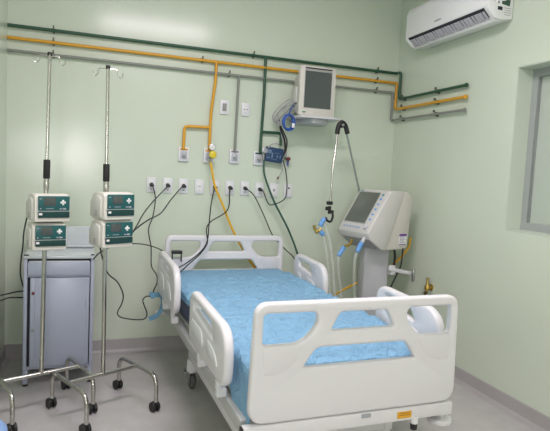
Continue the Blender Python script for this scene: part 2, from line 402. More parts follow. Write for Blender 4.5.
gas_pipe('gas_pipe', 'orange yellow pipe, middle one of the three running along the walls', M['pipe_yellow'], 2.312, 2.078, W + WO, -.045,
         [[(1.492, WO, 2.312), (1.490, WO, 2.16), (1.464, WO, 1.914), (1.461, WO, 1.62)], [(1.462, WO, 1.796), (1.259, WO, 1.792), (1.255, WO, 1.615)]], [.30, 1.38, 2.93], [-.16, -.64])
gas_pipe('gas_pipe', 'grey pipe, lowest of the three running along the walls', M['pipe_grey'], 2.225, 1.985, W + WO - .028, WO,
         [[(1.679, WO, 2.225), (1.672, WO, 1.62)]], [.30, 1.60, 2.93], [-.16, -.64])

# ------------------------------------------------------------------ wall plates
def gas_outlet(x, z, label, col):
    t = thing('gas_outlet', label, 'gas outlet', (x, 0, z), 0, 'gas outlets at the ends of the pipes')
    MB().box((0, -.010, 0), (.085, .020, .112), .005).build('plate', M['plate'], t)
    MB().box((0, -.0215, .040), (.060, .003, .014), .001).build('name_strip', col, t)
    MB().box((0, -.0225, -.006), (.052, .005, .062), .002).build('port_panel', M['plate_grey'], t)
    MB().cyl((0, -.018, -.004), (0, -.050, -.004), .014, .012, 14, .002).cyl((0, -.05, -.004), (0, -.056, -.004), .008).build('port', M['steel_dull'], t)
    return t
gas_outlet(1.262, 1.572, 'white square gas outlet leftmost of four, under the short yellow branch pipe', M['pipe_yellow'])
gas_outlet(1.462, 1.572, 'white square gas outlet holding a yellow regulator, second from left', M['pipe_yellow'])
gas_outlet(1.676, 1.578, 'white square gas outlet at the foot of the grey drop pipe', M['pipe_grey'])
gas_outlet(1.880, 1.575, 'white square gas outlet at the foot of the green drop pipe', M['pipe_green'])

t = thing('switch_plate', 'white wall plate with a grey grille in its centre, beside the yellow drop pipe', 'wall plate', (1.577, 0, 1.968))
MB().box((0, -.006, 0), (.072, .012, .116), .004).build('plate', M['plate'], t)
MB().box((0, -.0135, 0), (.034, .006, .060), .002).build('grille', mat('grille_grey', (.30, .30, .27), .5), t)
t = thing('wall_socket', 'white wall socket plate between the grey and green drop pipes', 'socket', (1.753, 0, 1.964))
MB().box((0, -.006, 0), (.070, .012, .108), .004).build('plate', M['plate'], t)
MB().box((0, -.0135, 0), (.045, .004, .045), .002).build('insert', M['white'], t)
for dx in (-.012, .012): MB().cyl((dx, -.0145, 0), (dx, -.0165, 0), .0045, seg=10).build('pin_hole', M['dark'], t)

SX = [1.021, 1.146, 1.271, 1.397, 1.523, 1.649, 1.776, 1.903, 2.030, 2.158]
what = ['leftmost white socket plate of the row, black plug with a cord falling straight', 'second white socket plate from the left, black plug with a cord running left',
        'third white socket plate from the left, black plug with a bending cord', 'white socket plate with nothing plugged in, left of the yellow hose',
        'white socket plate crossed by the yellow hose', 'white socket plate with a black plug just right of the yellow hose',
        'white socket plate with a black plug whose cord slants right behind the headboard', 'white socket plate with a black plug whose cord loops right to the navy panel',
        'white socket plate with nothing plugged in, next to last at the right', 'rightmost white socket plate, with a small black dot above its centre']
for i, x in enumerate(SX):
    t = thing('power_socket', what[i], 'socket', (x, 0, 1.322 if i < 7 else 1.317), 0, 'row of power sockets above the bed')
    MB().box((0, -.006, 0), (.074, .012, .118), .005).build('plate', M['plate'], t)
    MB().box((0, -.0128, 0), (.040, .003, .086), .001).build('insert', M['white'], t)
    if i == 3:
        MB().box((0, -.0150, .002), (.028, .002, .005)).build('slot', M['greymark'], t); MB().box((0, -.0150, -.028), (.006, .002, .004)).build('screw', M['greymark'], t)
    elif i == 9: MB().box((.004, -.016, .022), (.016, .005, .012), .002).build('switch', M['black'], t)
    elif i == 8: MB().cyl((0, -.014, 0), (0, -.0155, 0), .012, seg=12).build('slot', M['greymark'], t)
    else: MB().box((0, -.0150, -.034), (.012, .002, .006)).build('slot', M['greymark'], t)

# ------------------------------------------------------------------ cords and hoses
def cord(name, label, cat, key, m, r=.0045, plug=None, plugdir=None, group=None, sub=6):
    o = MB().tube(P[key], r, 8, sub).build(name, m); tag(o, label, cat, group)
    if plug is not None:
        c = Vector(plug)
        MB().cyl(c + V(0, .006, 0), c + V(0, -.030, 0), .017, .012, 14, .003).box(c + V(0, -.028, -.006), (.034, .018, .018), .006).build('plug', M['black'], o)
    return o
g = 'black power cables'
def sp(i): return (SX[i], -.014, 1.324 - (.004 if i > 6 else 0))
cord('power_cable', 'black cord hanging from the leftmost plugged socket down behind the bed rail', 'power cable', 'c1', M['black'], plug=sp(0), group=g)
cord('power_cable', 'black cord from the second socket running straight down left to the pumps', 'power cable', 'c2', M['black'], plug=sp(1), group=g)
cord('power_cable', 'black cord from the third socket bending down left to the pumps', 'power cable', 'c3', M['black'], plug=sp(2), group=g)
cord('power_cable', 'black cord running from the right lower pump onto the headboard', 'power cable', 'c4', M['black'], .004, group=g)
cord('power_cable', 'black cord dropping from the socket the yellow hose crosses, onto the bed', 'power cable', 'c5', M['black'], plug=sp(4), group=g)
cord('power_cable', 'black cord from the sixth socket swinging left over the headboard onto the bed', 'power cable', 'c6', M['black'], plug=sp(5), group=g)
cord('power_cable', 'black cord from the seventh socket slanting right behind the headboard', 'power cable', 'c7', M['black'], plug=sp(6), group=g)
cord('power_cable', 'black cord looping from the eighth socket up to the navy panel', 'power cable', 'c8', M['black'], plug=sp(7), group=g)
cord('power_cable', 'black cord hanging in a loose loop between the right drip stand and the bed', 'power cable', 'c9', M['black'], group=g)
cord('power_cable', 'short black cord behind the right pumps reaching over the cabinet corner', 'power cable', 'c10', M['black'], group=g)
cord('power_cable', 'black cord hanging from the left pumps down the side of the cabinet', 'power cable', 'c11', M['black'], group=g)
cord('power_cable', 'upper black cord between the left wall and the cabinet', 'power cable', 'c12', M['black'], group=g)
cord('power_cable', 'lower black cord between the left wall and the cabinet', 'power cable', 'c13', M['black'], group=g)
cord('gas_hose', 'long yellow hose hanging from the yellow regulator behind the headboard to the ventilator', 'hose', 'yellow', M['yellowhose'], .0095)
cord('gas_hose', 'dark green hose hanging from the navy panel down behind the bed corner', 'hose', 'green', M['greenhose'], .0085)

t = thing('gas_regulator', 'yellow gas regulator with round gauge on the second gas outlet', 'regulator', (1.462, -.056, 1.572))
MB().cyl((0, .012, 0), (0, -.03, 0), .018, seg=14, bev=.003).build('valve_body', M['steel_dull'], t)
MB().lathe([(.0, -.008), (.026, -.008), (.029, 0), (.029, .022), (.02, .028), (0, .028)], (.012, -.045, .008), (0, -1, 0)).build('knob', mat('yellow_knob', (.72, .58, .03), .35), t)
g_ = MB().lathe([(0, 0), (.026, 0), (.026, .016), (.022, .018), (0, .018)], (.010, -.03, .066), (0, -1, 0)).build('gauge', M['steel_dull'], t)
MB().cyl((.010, -.0485, .066), (.010, -.0495, .066), .021, seg=18).build('dial', M['mark'], g_)
MB().box((.010, -.0500, .070), (.002, .001, .018)).build('needle', M['red'], g_)
MB().cyl((.008, -.02, .02), (.010, -.035, .05), .007).build('stem', M['brass'], t)
MB().cyl((0, -.02, -.02), (0, -.02, -.05), .011, .009, 12, .002).build('hose_tail', M['steel_dull'], t)

# navy suction / flow panel
pan = thing('control_panel', 'tilted navy blue medical panel with gauge on the wall right of the green pipe', 'panel', (2.0, -.03, 1.61))
rt = Matrix.Rotation(math.radians(7), 4, 'Y')
MB().box((0, -.02, 0), (.148, .05, .118), .006, rt).build('case', M['navypanel'], pan)
mk = MB()
for dx, dz, sx, sz in ((-.045, .02, .03, .028), (-.02, -.01, .012, .05), (.02, .015, .04, .006), (.025, -.012, .014, .022), (.05, -.01, .01, .03), (-.05, -.03, .025, .01), (.01, -.038, .04, .005)):
    mk.box(rt @ V(dx, -.046, dz), (sx, .004, sz), .001, rt)
mk.build('marking', mat('panel_print', (.13, .22, .33), .5), pan)
gg = MB().lathe([(0, 0), (.024, 0), (.024, .02), (.02, .022), (0, .022)], (-.085, -.03, .030), (0, -1, 0)).build('gauge', M['steel_dull'], pan)
MB().cyl((-.085, -.0525, .03), (-.085, -.0535, .03), .019, seg=18).build('dial', M['greymark'], gg)
MB().tube([(-.06, -.045, .055), (-.03, -.06, .085), (.015, -.06, .09), (.045, -.05, .062)], .005, 8).build('hose', M['cordgrey'], pan)
MB().cyl((-.085, -.02, .005), (-.085, -.02, -.055), .010).build('hose_tail', M['steel_dull'], pan)
fm = thing('flow_meter', 'slim clear flow meter with dark red knob beside the navy panel', 'flow meter', (2.125, -.045, 1.60))
MB().cyl((0, 0, .0), (0, 0, .085), .010, seg=14, bev=.002).build('tube', M['clear'], fm)
MB().box((0, .012, -.012), (.03, .05, .026), .004).build('body', M['steel_dull'], fm)
MB().cyl((.0, -.012, -.016), (0, -.04, -.016), .017, .015, 14, .003).build('knob', M['red'], fm)
MB().cyl((.004, -.004, -.028), (.004, -.004, -.075), .009, .007).build('nozzle', mat('violet_nozzle', (.10, .09, .32), .4), fm)
o = MB().tube([(2.07, -.05, 1.555), (2.085, -.055, 1.50), (2.066, -.05, 1.45), (2.05, -.05, 1.425)], .004, 8).build('sensor_lead', M['cordgrey']); tag(o, 'short grey lead with a red tip hanging under the navy panel', 'lead')
MB().cyl((2.052, -.05, 1.43), (2.042, -.05, 1.408), .008, .006).build('tip', M['red'], o)

# ------------------------------------------------------------------ monitor on its shelf
sh = thing('wall_shelf', 'pale grey wall shelf carrying the patient monitor', 'shelf', (2.28, 0, 1.925))
MB().prism(rounded([(-.20, -.02), (.20, -.02), (.185, -.335), (-.17, -.335)], .03), -.018, .0, lambda u, v, d: V(u, v, d), .003).build('tray', M['greyplastic'], sh)
MB().prism(rounded([(-.155, -.015), (.155, -.015), (.10, -.26), (-.05, -.30)], .03), -.052, -.018, lambda u, v, d: V(u, v, d), .004).build('bracket_arm', M['greyplastic'], sh)
MB().box((0, -.010, .05), (.16, .02, .14), .004).build('wall_plate', M['greyplastic'], sh)
mo = thing('patient_monitor', 'beige patient monitor with upright dark screen on the wall shelf', 'monitor', (2.268, 0, 1.926))
x0, x1, z1 = -.160, .150, .392
MB().box(((x0 + x1) / 2, -.265, z1 / 2 + .001), (x1 - x0, .05, z1 - .002), .010).build('front_housing', M['beige'], mo)
MB().prism([(-.24, .012), (-.10, .05), (-.10, .30), (-.24, .37)], x0 + .02, x1 - .02, lambda u, v, d: V(d, u, v), .008).build('rear_housing', M['beige2'], mo)
MB().box(((x0 + x1) / 2, -.2905, .212), (.236, .003, .302), .001).build('screen_surround', mat('surround_grey', (.35, .36, .34), .4), mo)
MB().box(((x0 + x1) / 2, -.2925, .207), (.226, .002, .285)).build('screen', M['screen'], mo)
MB().box(((x0 + x1) / 2, -.2925, .372), (.23, .004, .010), .001).build('top_slot', M['dark'], mo)
for k, dx in enumerate((-.025, .005, .035)): MB().cyl((dx, -.289, .028), (dx, -.293, .028), .008, seg=12).build('button', M['beige2'], mo)
MB().box((-.115, -.2905, .028), (.03, .002, .010)).build('indicator', mat('indicator_green', (.10, .30, .15), .4), mo)
MB().box((x0 + .014, -.17, .17), (.03, .09, .13), .01).build('connector_block', M['beige2'], mo)
cl = MB()
for k in range(5):
    a = []
    for j in range(18):
        th = 2 * PI * j / 18; r = 1 + .06 * math.sin(k * 2.1) 
        a.append((2.063 + .043 * r * math.cos(th) + .005 * math.sin(k * 1.7), -.17 - .012 * k, 1.872 + .058 * r * math.sin(th) + .006 * math.cos(k * 2.3)))
    cl.tube(a, .0055, 8, 2, closed=True)
cl.tube([(2.115, -.15, 2.02), (2.085, -.16, 1.975), (2.07, -.18, 1.93)], .005, 8)
o = cl.build('pressure_hose', M['bluehose']); tag(o, 'coiled royal blue hose hanging at the left end of the monitor shelf', 'hose')
MB().box((2.09, -.235, 1.845), (.025, .012, .035), .004).build('hose_tag', M['mark'], o)
gc = MB().tube(P['mongray'], .006, 8)
gc.tube([Vector(q) + V(.012, -.02, -.012) for q in P['mongray']], .005, 8).tube([Vector(q) + V(-.014, .01, .014) for q in P['mongray']], .005, 8)
tag(gc.build('monitor_cable', M['cordgrey']), 'looped bundle of pale grey leads at the left of the patient monitor', 'cable')
tag(MB().tube(P['mongray2'], .005, 8).build('monitor_cable', mat('pale_cord', (.5, .51, .5), .5)), 'single pale grey lead falling from the monitor towards the navy panel', 'cable')
tag(MB().tube(P['monblack'], .008, 8).tube(P['monblack2'], .006, 8).build('monitor_cable', M['black']), 'thick black cable falling from the monitor shelf to the navy panel', 'cable')
# ------------------------------------------------------------------ drip stands
def make_stand(label, loc, rz, top, four, gz0, gz1, lean):
    t = thing('drip_stand', label, 'drip stand', loc, rz, 'drip stands')
    MB().tube(corner_path([(-.21, 0, .222), (.228, 0, .222)], .01), .0125, 14, 1).build('crossbar', M['steel'], t)
    for sx in (-.21, .228):
        lg = MB().tube(corner_path([(sx, -.215, .062), (sx, -.215, .222), (sx, .215, .222), (sx, .215, .062)], .085, 8), .0125, 14, 1).build('leg', M['steel'], t)
        for sy in (-.215, .215):
            c = MB().cyl((sx, sy, .07), (sx, sy, .045), .009)
            c.box((sx, sy + .012, .045), (.036, .04, .03), .010)
            cs = c.build('caster', M['black'], lg)
            for dx in (-.014, .014): pass
        # wheels go in the caster mesh below
    for ch in [c for c in kids(t) if c.name.startswith('leg')]:
        for cs in kids(ch):
            bm = bmesh.new(); bm.from_mesh(cs.data)
            ctr = sum((v.co for v in bm.verts), Vector()) / len(bm.verts)
            mb = MB(); mb.bm.free(); mb.bm = bm
            for dx in (-.015, .015): mb.cyl((ctr.x + dx - .009, ctr.y + .004, .0305), (ctr.x + dx + .009, ctr.y + .004, .0305), .030, seg=18, bev=.005)
            bm.to_mesh(cs.data); bm.free()
    MB().cyl((0, 0, .215), (0, 0, gz0 - .05), .0125, seg=16).build('lower_pole', M['steel'], t)
    MB().cyl((0, 0, gz0 - .06), (0, 0, gz0), .0155, seg=16, bev=.003).cyl((0, 0, gz0 - .032), (0, 0, gz0 - .026), .018, seg=16).build('collar', M['steel'], t)
    MB().cyl((0, 0, gz0), (0, 0, gz1), .0185, seg=16, bev=.004).build('grip', M['grip'], t)
    MB().cyl((0, 0, gz1), (0, 0, top), .0095, seg=16).build('upper_pole', M['steel'], t)
    MB().cyl((0, 0, top - .012), (0, 0, top + .008), .013, seg=14, bev=.003).build('top_cap', M['black'], t)
    angs = (0, PI / 2, PI, 3 * PI / 2) if four else (0, PI)
    for a in angs:
        a -= rz * .8; d = Vector((math.cos(a), math.sin(a), 0)); z = Vector((0, 0, 1)); b = z * (top - .018)
        pts = [b, b + d * .02 + z * .006, b + d * .048 + z * .004, b + d * .053 - z * .02, b + d * .060 - z * .033, b + d * .070 - z * .037, b + d * .079 - z * .03, b + d * .081 - z * .010]
        MB().tube(pts, .0028, 8, 5).build('hook', M['steel'], t)
    for ch in kids(t):
        if ch.name.split('.')[0] in ('lower_pole', 'collar', 'grip', 'upper_pole', 'top_cap', 'hook'): ch.rotation_euler = (0, lean, 0)
    return t
make_stand('left chrome drip stand with four hooks, in front of the pale blue cabinet', (.322, -.955, 0), .38, 2.062, True, 1.362, 1.470, .010)
make_stand('right chrome drip stand with two hooks, between the cabinet and the bed', (.668, -1.035, 0), .47, 2.008, False, 1.362, 1.462, -.009)

def make_pump(label, loc, rz):
    t = thing('infusion_pump', label, 'infusion pump', loc, rz, 'infusion pumps clamped to the drip stands')
    w, h, d0, d1 = .195, .158, -.195, -.035
    prof = [(d0, -.079), (d0 + .004, -.055), (d0 + .008, .055), (d0 + .024, .079), (-.10, .079), (-.06, .070), (d1, .03), (d1, -.06), (-.06, -.079)]
    MB().prism(prof, -w / 2, w / 2, lambda u, v, s: V(s, u, v), .010).build('case', M['beige'], t)
    MB().prism([(-.165, -.065), (-.165, .045), (-.12, .060), (-.05, .025), (-.05, -.065)], -w / 2 - .010, w / 2 + .010, lambda u, v, s: V(s, u, v), .006).build('side_cover', M['beige2'], t)
    MB().box((0, -.022, 0), (.05, .04, .06), .006).cyl((.025, -.012, 0), (.06, -.012, 0), .012).build('clamp', M['black'], t)
    y = d0 + .002
    fp = MB().box((.006, y, .026), (.172, .010, .084), .003).build('control_face', M['pumpgreen'], t)
    s_ = MB().box((-.018, y - .0055, .036), (.064, .002, .048), .001).build('screen', M['screen'], fp)
    k = MB().box((.054, y - .006, .032), (.030, .003, .011), .001).box((.054, y - .006, .032), (.011, .003, .030), .001); k.build('cross_key', M['mark'], fp)
    for x, z, sx, sz in ((.042, -.004, .013, .006), (.062, -.004, .018, .009), (.036, -.004, .004, .004), (-.068, .052, .012, .004), (-.068, -.003, .007, .007), (-.018, -.003, .04, .003)):
        MB().box((x, y - .0055, z), (sx, .002, sz)).build('marking', M['greymark'], fp)
    dr = MB().box((.006, y - .001, -.037), (.172, .012, .036), .003).build('door', M['pumpdoor'], t)
    MB().box((-.068, y - .0075, -.034), (.018, .002, .012), .001).build('marking', M['mark'], dr)
    MB().box((0, y + .001, -.0165), (.178, .008, .004)).build('seam', M['beige2'], t)
    sm = MB()
    for z in (-.03, -.042, -.054): sm.box((-w / 2 - .0105, -.12, z), (.002, .03, .004))
    sm.build('side_label', mat('side_label', (.25, .25, .32), .5), t)
    return t
p0 = make_pump('beige and teal infusion pump, upper one on the left drip stand', (.317, -.955, 1.208), .36)
def pole_x(z): return .322
p0.scale = (.96, .96, .96)
dup(p0, (.318, -.955, 1.050), .28, 'beige and teal infusion pump, lower one on the left drip stand').scale = (.91, .95, .93)
dup(p0, (.640, -1.035, 1.232), .50, 'beige and teal infusion pump, upper one on the right drip stand')
dup(p0, (.638, -1.035, 1.078), .48, 'beige and teal infusion pump, lower one on the right drip stand')

# ------------------------------------------------------------------ cabinet
cb = thing('bedside_cabinet', 'pale blue metal bedside cabinet with drawer and door behind the drip stands', 'cabinet', (.395, -.36, 0))
hw, fy, by = .213, -.215, .215
MB().box((-hw + .011, 0, .475), (.022, .43, .73), .003).box((hw - .011, 0, .475), (.022, .43, .73), .003).box((0, by - .006, .475), (2 * hw, .012, .73), .002).box((0, 0, .118), (2 * hw - .04, .42, .016), .002).box((0, 0, .722), (2 * hw - .04, .42, .012), .002).build('carcass', M['cab'], cb)
MB().box((0, 0, .848), (2 * hw + .012, .445, .022), .006).build('top', M['cab_top'], cb)
MB().box((0, by - .01, .93), (2 * hw, .012, .150), .004).box((0, by - .03, .865), (2 * hw, .05, .012), .004).build('back_rail', M['cab_top'], cb)
MB().box((-hw + .015, fy - .001, .862), (.03, .012, .006)).box((hw - .012, fy - .001, .863), (.024, .012, .006)).build('corner_tab', M['black'], cb)
MB().box((0, fy + .02, .825), (2 * hw - .05, .02, .03)).build('drawer_gap', M['dark'], cb)
dw = MB().box((0, fy + .006, .772), (2 * hw - .05, .022, .085), .004).build('drawer', M['cab'], cb)
MB().box((0, fy + .012, .817), (2 * hw - .06, .016, .012), .003).build('pull_lip', M['cab_top'], dw)
MB().box((-hw + .030, fy + .03, .42), (.016, .01, .59)).build('door_gap', M['dark'], cb)
do = MB().box((.020, fy + .004, .42), (2 * hw - .095, .020, .585), .004).box((-.158, fy + .006, .42), (.030, .016, .585), .003).build('door', M['cab'], cb)
for z in (.615, .375): MB().cyl((-.155, fy - .004, z), (-.155, fy - .012, z), .009, seg=14, bev=.002).build('lock', M['steel_dull'] if z < .5 else M['red'], do)
MB().box((.167, fy - .005, .55), (.006, .012, .10), .002).build('hinge', M['cab'], do)
for sx in (-1, 1):
    for sy in (-1, 1):
        lg = MB().box((sx * (hw - .016), sy * (by - .016), .062), (.030, .030, .096), .003).build('leg', M['cab'], cb)
        MB().cyl((sx * (hw - .016), sy * (by - .016), 0), (sx * (hw - .016), sy * (by - .016), .02), .017, .014, 14, .003).build('rubber_foot', M['black'], lg)

# ------------------------------------------------------------------ bed
BX, BY, BR = 1.62, -1.25, .028
bed = thing('hospital_bed', 'white hospital bed with moulded end boards and four side panels', 'bed', (BX, BY, 0), BR)
RX = Matrix.Rotation(PI / 2, 4, 'X')
def end_board(name, y, z0, ztop, face):
    hwid = .487
    outer = rounded([(-hwid, z0), (hwid, z0), (hwid - .012, ztop), (-hwid + .012, ztop)], [.075, .075, .06, .06], 8)
    dz = ztop - .958
    c1 = [(-.440, .914), (-.214, .914), (-.206, .866), (-.272, .787), (-.440, .787)]
    c2 = [(-.110, .909), (.110, .909), (.150, .833), (-.150, .833)]
    c3 = [(-.210, .768), (.210, .768), (.266, .689), (-.266, .689)]
    hs = []
    for c, r in ((c1, [.02, .03, .05, .05, .02]), (c2, [.02, .02, .015, .015]), (c3, [.025, .025, .012, .012]), ([(-x, z) for x, z in c1][::-1], [.02, .05, .05, .03, .02])):
        hs.append(rounded([(x, z + dz) for x, z in c], r, 5))
    m = Matrix.Translation((0, y, 0)) @ RX
    b = MB().board(outer, hs, .040, .012, m).build(name, M['bedwhite'], bed)
    s = face
    for q in (-1, 1):
        em = MB(); poly = rounded([(q * .437, .786 + dz), (q * .272, .786 + dz), (q * .300, .715 + dz), (q * .36, .675 + dz), (q * .437, .672 + dz)], [.012, .02, .05, .05, .02], 5)
        em.prism(poly, s * .018, s * .0222, lambda u, v, d: V(u, y + d, v), .0015)
        em.build('raised_panel', M['bedwhite'], b)
    return b
end_board('footboard', -1.075, .475, .958, -1)
end_board('headboard', 1.045, .475, .955, -1)
def side_panel(sx, y0, y1, z0, z1):
    outer = rounded([(y0, z0), (y1, z0), (y1, z1), (y0, z1 - .02)], [.09, .08, .10, .20], 9)
    slot = rounded([(y0 + .20, z1 - .118), (y1 - .10, z1 - .088), (y1 - .10, z1 - .040), (y0 + .25, z1 - .062)], .02, 5)
    m = Matrix.Translation((sx * .525, 0, 0)) @ Matrix(((0, 0, 1, 0), (1, 0, 0, 0), (0, 1, 0, 0), (0, 0, 0, 1)))
    o = MB().board(outer, [slot], .044, .016, m).build('side_panel', M['bedwhite'], bed)
    e = MB()
    for s in (-1, 1):
        fn = lambda u, v, d: V(sx * .525 + d, u, v)
        e.prism(rounded([(y0 + .09, z0 + .06), (y0 + .30, z0 + .06), (y0 + .30, z1 - .14), (y0 + .15, z1 - .16)], .05, 5), s * .020, s * .027, fn, .003)
        e.prism(rounded([(y0 + .37, z0 + .06), (y1 - .08, z0 + .06), (y1 - .07, z1 - .14), (y0 + .40, z1 - .14)], .05, 5), s * .020, s * .027, fn, .003)
    e.build('raised_panel', M['bedwhite2'], o)
    for yy in (y0 + .17, y1 - .17):
        MB().box((sx * .520, yy, z0 - .015), (.026, .036, .09), .008).box((sx * .508, yy, z0 - .07), (.045, .034, .04), .006).build('hinge_arm', M['white'], o)
    return o
for sx in (-1, 1):
    side_panel(sx, .22 if sx < 0 else .31, .915 if sx < 0 else .865, .555, .868 if sx < 0 else .85); side_panel(sx, -.94, -.225 if sx < 0 else -.36, .555, .832 if sx < 0 else .858)
MB().box((-.475, 0, .435), (.035, 2.03, .06), .006).box((.475, 0, .435), (.035, 2.03, .06), .006).box((0, 1.0, .435), (.95, .04, .06), .006).box((0, 0, .435), (.92, .05, .05), .005).box((0, .5, .435), (.92, .05, .05), .005).box((0, -.5, .435), (.92, .05, .05), .005).box((0, 0, .478), (.90, 2.0, .025), .004).build('bed_deck', M['frame'], bed)
cr = MB().box((-.012, -1.078, .443), (.985, .036, .058), .006).build('end_beam', M['bedwhite'], bed)
MB().box((-.506, -1.078, .443), (.012, .030, .050), .003).build('beam_cap', M['black'], cr)
MB().box((.225, -1.0975, .442), (.072, .003, .030), .001).build('warning_label', M['orange'], cr)
MB().box((.225, -1.0995, .442), (.055, .001, .004)).box((.225, -1.0995, .451), (.045, .001, .003)).build('label_print', mat('label_print', (.42, .20, .02), .5), cr)
MB().box((.035, -1.0975, .460), (.045, .003, .018), .001).build('rating_plate', M['greymark'], cr)
for sx in (-1, 1):
    for yy in (-1.02, 1.06):
        MB().cyl((sx * .475, yy, .345), (sx * .475, yy, .372), .056, seg=24, bev=.010).cyl((sx * .475, yy, .37), (sx * .475, yy, .41), .018).build('corner_bumper', M['bedwhite'], bed)
cs = MB().cyl((.284, -1.088, .43), (.284, -1.088, .395), .017, seg=16).build('crank_socket', M['white'], bed)
MB().cyl((.284, -1.088, .397), (.284, -1.088, .365), .0165, .014, 14, .003).build('tip', M['black'], cs)
MB().box((-.37, -.15, .225), (.045, 1.25, .05), .006).box((.37, -.15, .225), (.045, 1.25, .05), .006).box((0, .44, .225), (.74, .06, .05), .006).box((0, -.74, .225), (.74, .06, .05), .006).build('base_frame', M['bedwhite'], bed)
for yy in (.25, -.55): MB().box((0, yy, .34), (.30, .16, .20), .01).box((0, yy, .235), (.76, .10, .03), .004).build('lift_column', M['frame'], bed)
for sx in (-1, 1):
    for yy in (.42, -.72):
        c = MB().cyl((sx * .37, yy, .125), (sx * .37, yy, .205), .042, .040, 20, .006).build('caster', M['bedwhite'], bed)
        MB().box((sx * .37 - .024, yy + .01, .085), (.006, .05, .08), .002).box((sx * .37 + .024, yy + .01, .085), (.006, .05, .08), .002).box((sx * .37, yy, .118), (.05, .05, .012), .003).box((sx * .37 - .03, yy + .07, .10), (.03, .06, .012), .003).build('fork', M['steel_dull'], c)
        MB().lathe([(0, -.016), (.046, -.016), (.052, -.010), (.052, .010), (.046, .016), (0, .016)], (sx * .37, yy + .02, .0525), (1, 0, 0), 24).build('wheel', mat('caster_grey', (.12, .12, .12), .5) if 'caster_grey' not in bpy.data.materials else bpy.data.materials['caster_grey'], c)

mt = MB().box((0, -.015, .582), (.90, 2.06, .185), .035, seg=3).build('mattress', M['navy'])
mt.location = (BX, BY, 0); mt.rotation_euler = (0, 0, BR); tag(mt, 'dark navy mattress showing under the blue sheet on the hospital bed', 'mattress')

# the rumpled disposable sheet
def smooth(a, b, x):
    t = max(0, min(1, (x - a) / (b - a))); return t * t * (3 - 2 * t)
def hang(y, side):
    n = noise.noise(Vector((y * 3.0, side * 7, 3))) * .035
    if side < 0: return .05 - .02 * smooth(.45, .1, y) * smooth(-.4, -.1, y) + .20 * smooth(-.60, -.93, y) + n * .6
    return .10 + .12 * smooth(-.5, -.98, y) + n
def make_sheet():
    bm = bmesh.new(); NX, NY = 170, 260; hwid = .458; ztop = .683; rad = .035
    rows = []
    y0, y1 = -1.16, 1.015
    for j in range(NY + 1):
        y = y0 + (y1 - y0) * j / NY; row = []
        hl, hr = hang(y, -1), hang(y, 1)
        total = 2 * hwid + hl + hr
        for i in range(NX + 1):
            s = -hl - hwid + total * i / NX        # arc length from the centre line
            a = abs(s); sg = 1 if s > 0 else -1
            flat = hwid - rad
            if a <= flat: x, z, nx, nz = s, ztop, 0, 1
            else:
                e = a - flat; q = rad * PI / 2
                if e < q:
                    th = e / rad; x = sg * (flat + rad * math.sin(th)); z = ztop - rad + rad * math.cos(th); nx, nz = sg * math.sin(th), math.cos(th)
                else: x = sg * hwid; z = ztop - rad - (e - q); nx, nz = sg, 0
            p = Vector((x, max(y, -1.041), z - max(0, -1.041 - y)))
            v1 = noise.ridged_multi_fractal(Vector((s * 2.6 + 5, y * 5.5 + noise.noise(Vector((s * 2, y * 2, 4))) * .8, 1)), .9, 2.1, 3, 1.0, 2.0)
            v2 = noise.noise(Vector((s * 1.6, y * 2.6, 9)))
            w = noise.noise(Vector((s * 3, y * 3, 14)))
            k1 = (1 - abs(noise.noise(Vector((s * 4.2 + w, y * 13 + 1.5 * s + w, 7))))) ** 5
            k2 = (1 - abs(noise.noise(Vector((s * 9 - y * 4, y * 10 + w * 2, 21))))) ** 6
            damp = 1 - .7 * smooth(.60, .85, y)
            amp = (.004 * v1 + .007 * v2 + .011 * k1 + .007 * k2) * damp + .018 * smooth(.15, .42, s) * smooth(.15, .5, y) * (1 - smooth(.75, .95, y)) * abs(noise.noise(Vector((s * 9, y * 7, 5)))) * 2
            if nz < .3: amp = .004 + .006 * abs(noise.noise(Vector((y * 14, s * 3, 2)))) + .004 * v1
            cross = .004 * math.exp(-((s - .02) / .006) ** 2) + .004 * math.exp(-((y - .25) / .006) ** 2) + .004 * math.exp(-((y + .38) / .006) ** 2)
            p += Vector((nx, 0, nz)) * (max(.002, amp + cross) if y > -1.03 else .003)
            row.append(bm.verts.new(p))
        rows.append(row)
    for j in range(NY):
        for i in range(NX): bm.faces.new((rows[j][i], rows[j][i + 1], rows[j + 1][i + 1], rows[j + 1][i]))
    mb = MB(); mb.bm.free(); mb.bm = bm
    o = mb.build('bed_sheet', M['sheet'], ang=80)
    sd = o.modifiers.new('thick', 'SOLIDIFY'); sd.thickness = .0012; sd.offset = 1
    return o
shn = make_sheet(); shn.location = (BX, BY, 0); shn.rotation_euler = (0, 0, BR)
tag(shn, 'rumpled light blue disposable sheet spread over the hospital bed', 'sheet')
# black clip-on box on the headboard, blue strap at the head panel
t = thing('cable_holder', 'small black holder hooked over the left part of the headboard', 'holder', (1.20, -.243, .80))
MB().box((-.003, -.012, .030), (.080, .05, .024), .005).build('cover', M['black'], t)
for sx in (-.036, .032): MB().box((sx, -.012, -.012), (.006, .04, .06), .002).build('bracket', M['black'], t)
t = thing('hanging_strap', 'light blue curved strap hanging outside the head end of the bed', 'strap', (0, 0, 0))
MB().strip(P['band'], .022, .030, (.25, 1, 0)).build('band', M['strap'], t)
MB().box((1.025, -.40, .543), (.075, .03, .025), .008, Matrix.Rotation(.25, 4, 'Y')).build('clip', M['strap'], t)

